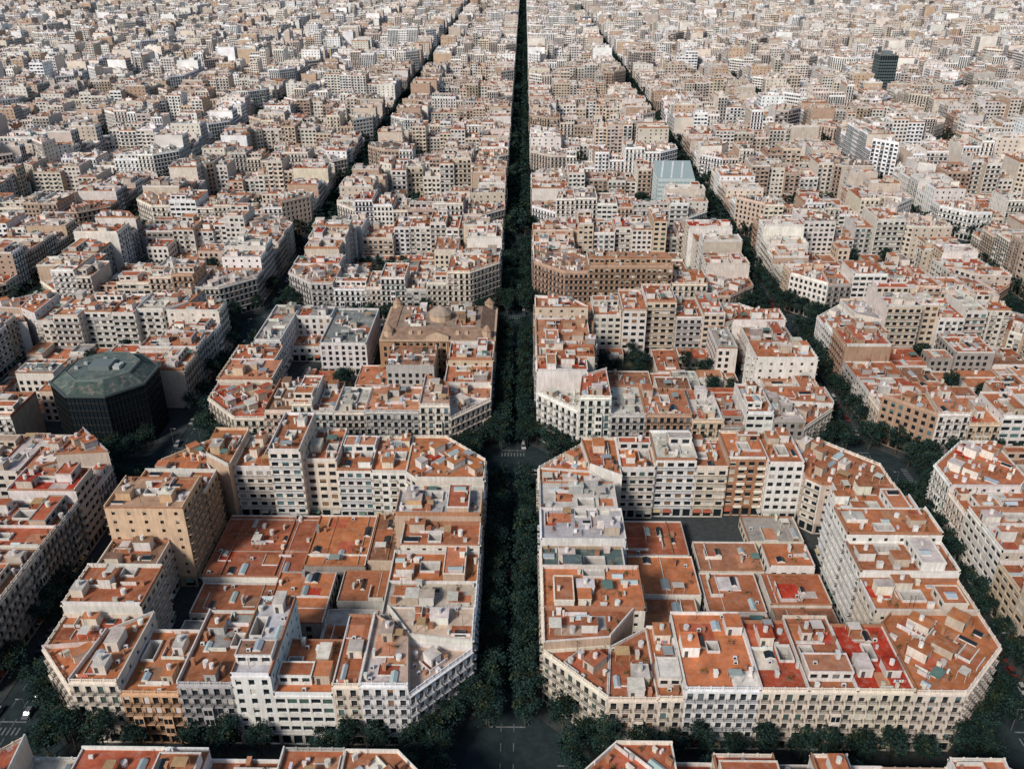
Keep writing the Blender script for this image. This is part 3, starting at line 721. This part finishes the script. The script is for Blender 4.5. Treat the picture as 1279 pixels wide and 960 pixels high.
# ---------------------------------------------------------------- ground, roads, markings
mb=MB(); g=16000; mb.f(((-g,-3000,0),(g,-3000,0),(g,26000,0),(-g,26000,0)),0,(1,1,1)); add_obj('ground',mb.mesh('ground',[M_as]))
mb=MB(); XS=[-3.2,129.9,-131.25]; YS=[rowY(k)[0]-9.2 for k in range(0,6)]
def rc(x0,y0,x1,y1,z=.008): mb.f(((x0,y0,z),(x1,y0,z),(x1,y1,z),(x0,y1,z)),0,(1,1,1))
for x in XS:
    for k in range(0,5):
        y=YS[k]+14; b=YS[k+1]-14
        while y<b: rc(x-1.7,y,x-1.55,y+2.5); rc(x+1.55,y,x+1.7,y+2.5); y+=6
    for y in YS:
        for s in(-1,1):
            if not (x==XS[0] and y==YS[0]):
                for j in range(8): rc(x-4.6+j*1.2,y+s*12.5-1.2,x-4.2+j*1.2,y+s*12.5+1.2)
            for j in range(8): rc(x+s*13.5-1.2,y-4.6+j*1.2,x+s*13.5+1.2,y-4.2+j*1.2)
            rc(x-4.6,y+s*15.5-.2,x+4.6,y+s*15.5+.2)
    y=YS[0]-100
    while y<YS[0]+12: rc(x-1.7,y,x-1.5,y+2.5); rc(x+1.5,y,x+1.7,y+2.5); y+=6
add_obj('road_markings',mb.mesh('road_markings',[M_wh]))
# ---------------------------------------------------------------- cars
def car_mesh(col,van=False):
    mb=MB(); h=1.0 if van else .82
    prof=[(-2.1,.35),(-2.15,.75),(-1.2 if not van else -1.7,h+.05),(1.9,h+.02),(2.1,.7),(2.1,.35)]
    for s in(-1,1):
        p=[(a,s*.85,z) for a,z in prof]; mb.f(tuple(p if s<0 else p[::-1]),PT,col)
    for i in range(6):
        a,b=prof[i],prof[(i+1)%6]; mb.f(((a[0],-.85,a[1]),(a[0],.85,a[1]),(b[0],.85,b[1]),(b[0],-.85,b[1])),PT,col)
    rt=1.45 if not van else 1.95
    lo=[(-1.15,h),(1.75,h)] if not van else [(-1.6,h),(2.0,h)]; hi=(-.45,1.35) if not van else (-1.1,1.9)
    x0,x1=lo[0][0],lo[1][0]
    mb.f(((x0,-.8,h),(x0,.8,h),(hi[0],.66,rt),(hi[0],-.66,rt)),GL,(0,0,0)); mb.f(((x1,.8,h),(x1,-.8,h),(hi[1],-.66,rt),(hi[1],.66,rt)),GL,(0,0,0))
    for s in(-1,1): mb.f(((x0,s*.8,h),(x1,s*.8,h),(hi[1],s*.66,rt),(hi[0],s*.66,rt)),GL,(0,0,0))
    mb.f(((hi[0],-.66,rt+.01),(hi[1],-.66,rt+.01),(hi[1],.66,rt+.01),(hi[0],.66,rt+.01)),PT,col)
    for x in(-1.35,1.3):
        for s in(-1,1):
            n=10; q=[(x+.33*math.cos(6.283*i/n),s*.88,.33+.33*math.sin(6.283*i/n)) for i in range(n)]; w=[(a,s*.65,z) for a,_,z in q]
            mb.f(tuple(q),IR,(0,0,0))
            for i in range(n): mb.f((q[i],q[(i+1)%n],w[(i+1)%n],w[i]),IR,(0,0,0))
    return mb.mesh('car_mesh',MATS)
CARS=[car_mesh(c) for c in((.3,.3,.3),(.02,.02,.025),(.02,.02,.025),(.12,.13,.14),(.18,.03,.02),(.04,.06,.10),(.4,.4,.38))]+[car_mesh((.42,.42,.42),True)]
rr=random.Random(5)
for x in XS:
    for k in range(0,4):
        for s in(-1,1):
            y=YS[k]+18
            while y<YS[k+1]-18:
                if rr.random()<.5: add_obj('parked_car',rr.choice(CARS),(x+s*4.0,y,0),math.pi/2)
                y+=5.8
        for _ in range(2): add_obj('moving_car',rr.choice(CARS),(x+rr.choice([-.8,.8]),rr.uniform(YS[k]+20,YS[k+1]-20),0),math.pi/2 if x>-50 else -math.pi/2)
for y in YS[:3]:
    for _ in range(6): add_obj('moving_car',rr.choice(CARS),(rr.uniform(-130,130),y+rr.choice([-1.4,1.6]),0),0)
mb=MB(); cyl(mb,0,0,0,7.5,.1,.06,PT,(.12,.13,.13),8); L,P=frame((0,0),(1.8,0)); fbox(mb,P,0,1.6,-.04,.04,7.4,7.48,PT,(.12,.13,.13),back=True); fbox(mb,P,1.1,1.9,-.15,.15,7.3,7.42,PT,(.3,.3,.3),back=True)
LMP=mb.mesh('street_lamp_mesh',MATS)
for x in XS:
    for i in range(16):
        y=YS[0]+16+i*27
        for s in(-1,1): add_obj('street_lamp',LMP,(x-s*5.4,y,.15),0 if s>0 else math.pi)
# ---------------------------------------------------------------- light, world, camera
SE,AZ=math.radians(38),math.radians(-145)
sd=Vector((math.sin(AZ)*math.cos(SE),math.cos(AZ)*math.cos(SE),math.sin(SE)))
l=bpy.data.lights.new('sun','SUN'); l.energy=3.7; l.angle=math.radians(12); l.color=(1,.92,.85)
so=bpy.data.objects.new('sun',l); so.rotation_euler=sd.to_track_quat('Z','Y').to_euler(); scene.collection.objects.link(so)
w=bpy.data.worlds.new('World'); scene.world=w; w.use_nodes=True; t=w.node_tree
sk=t.nodes.new('ShaderNodeTexSky'); sk.sky_type='NISHITA'; sk.sun_disc=False; sk.sun_elevation=SE; sk.sun_rotation=AZ
t.links.new(sk.outputs[0],t.nodes['Background'].inputs['Color']); t.nodes['Background'].inputs['Strength'].default_value=.10
cam=bpy.data.cameras.new('camera'); cam.lens=1100/1279*36; cam.sensor_width=36; cam.clip_end=40000; cam.clip_start=1
co=bpy.data.objects.new('camera',cam); co.location=(0,0,181); co.rotation_euler=(math.radians(90-27.5),0,math.radians(.74)); scene.collection.objects.link(co); scene.camera=co
scene.view_settings.view_transform='Standard'; scene.view_settings.look='None'; scene.view_settings.exposure=0
print('OBJ',len(scene.objects))
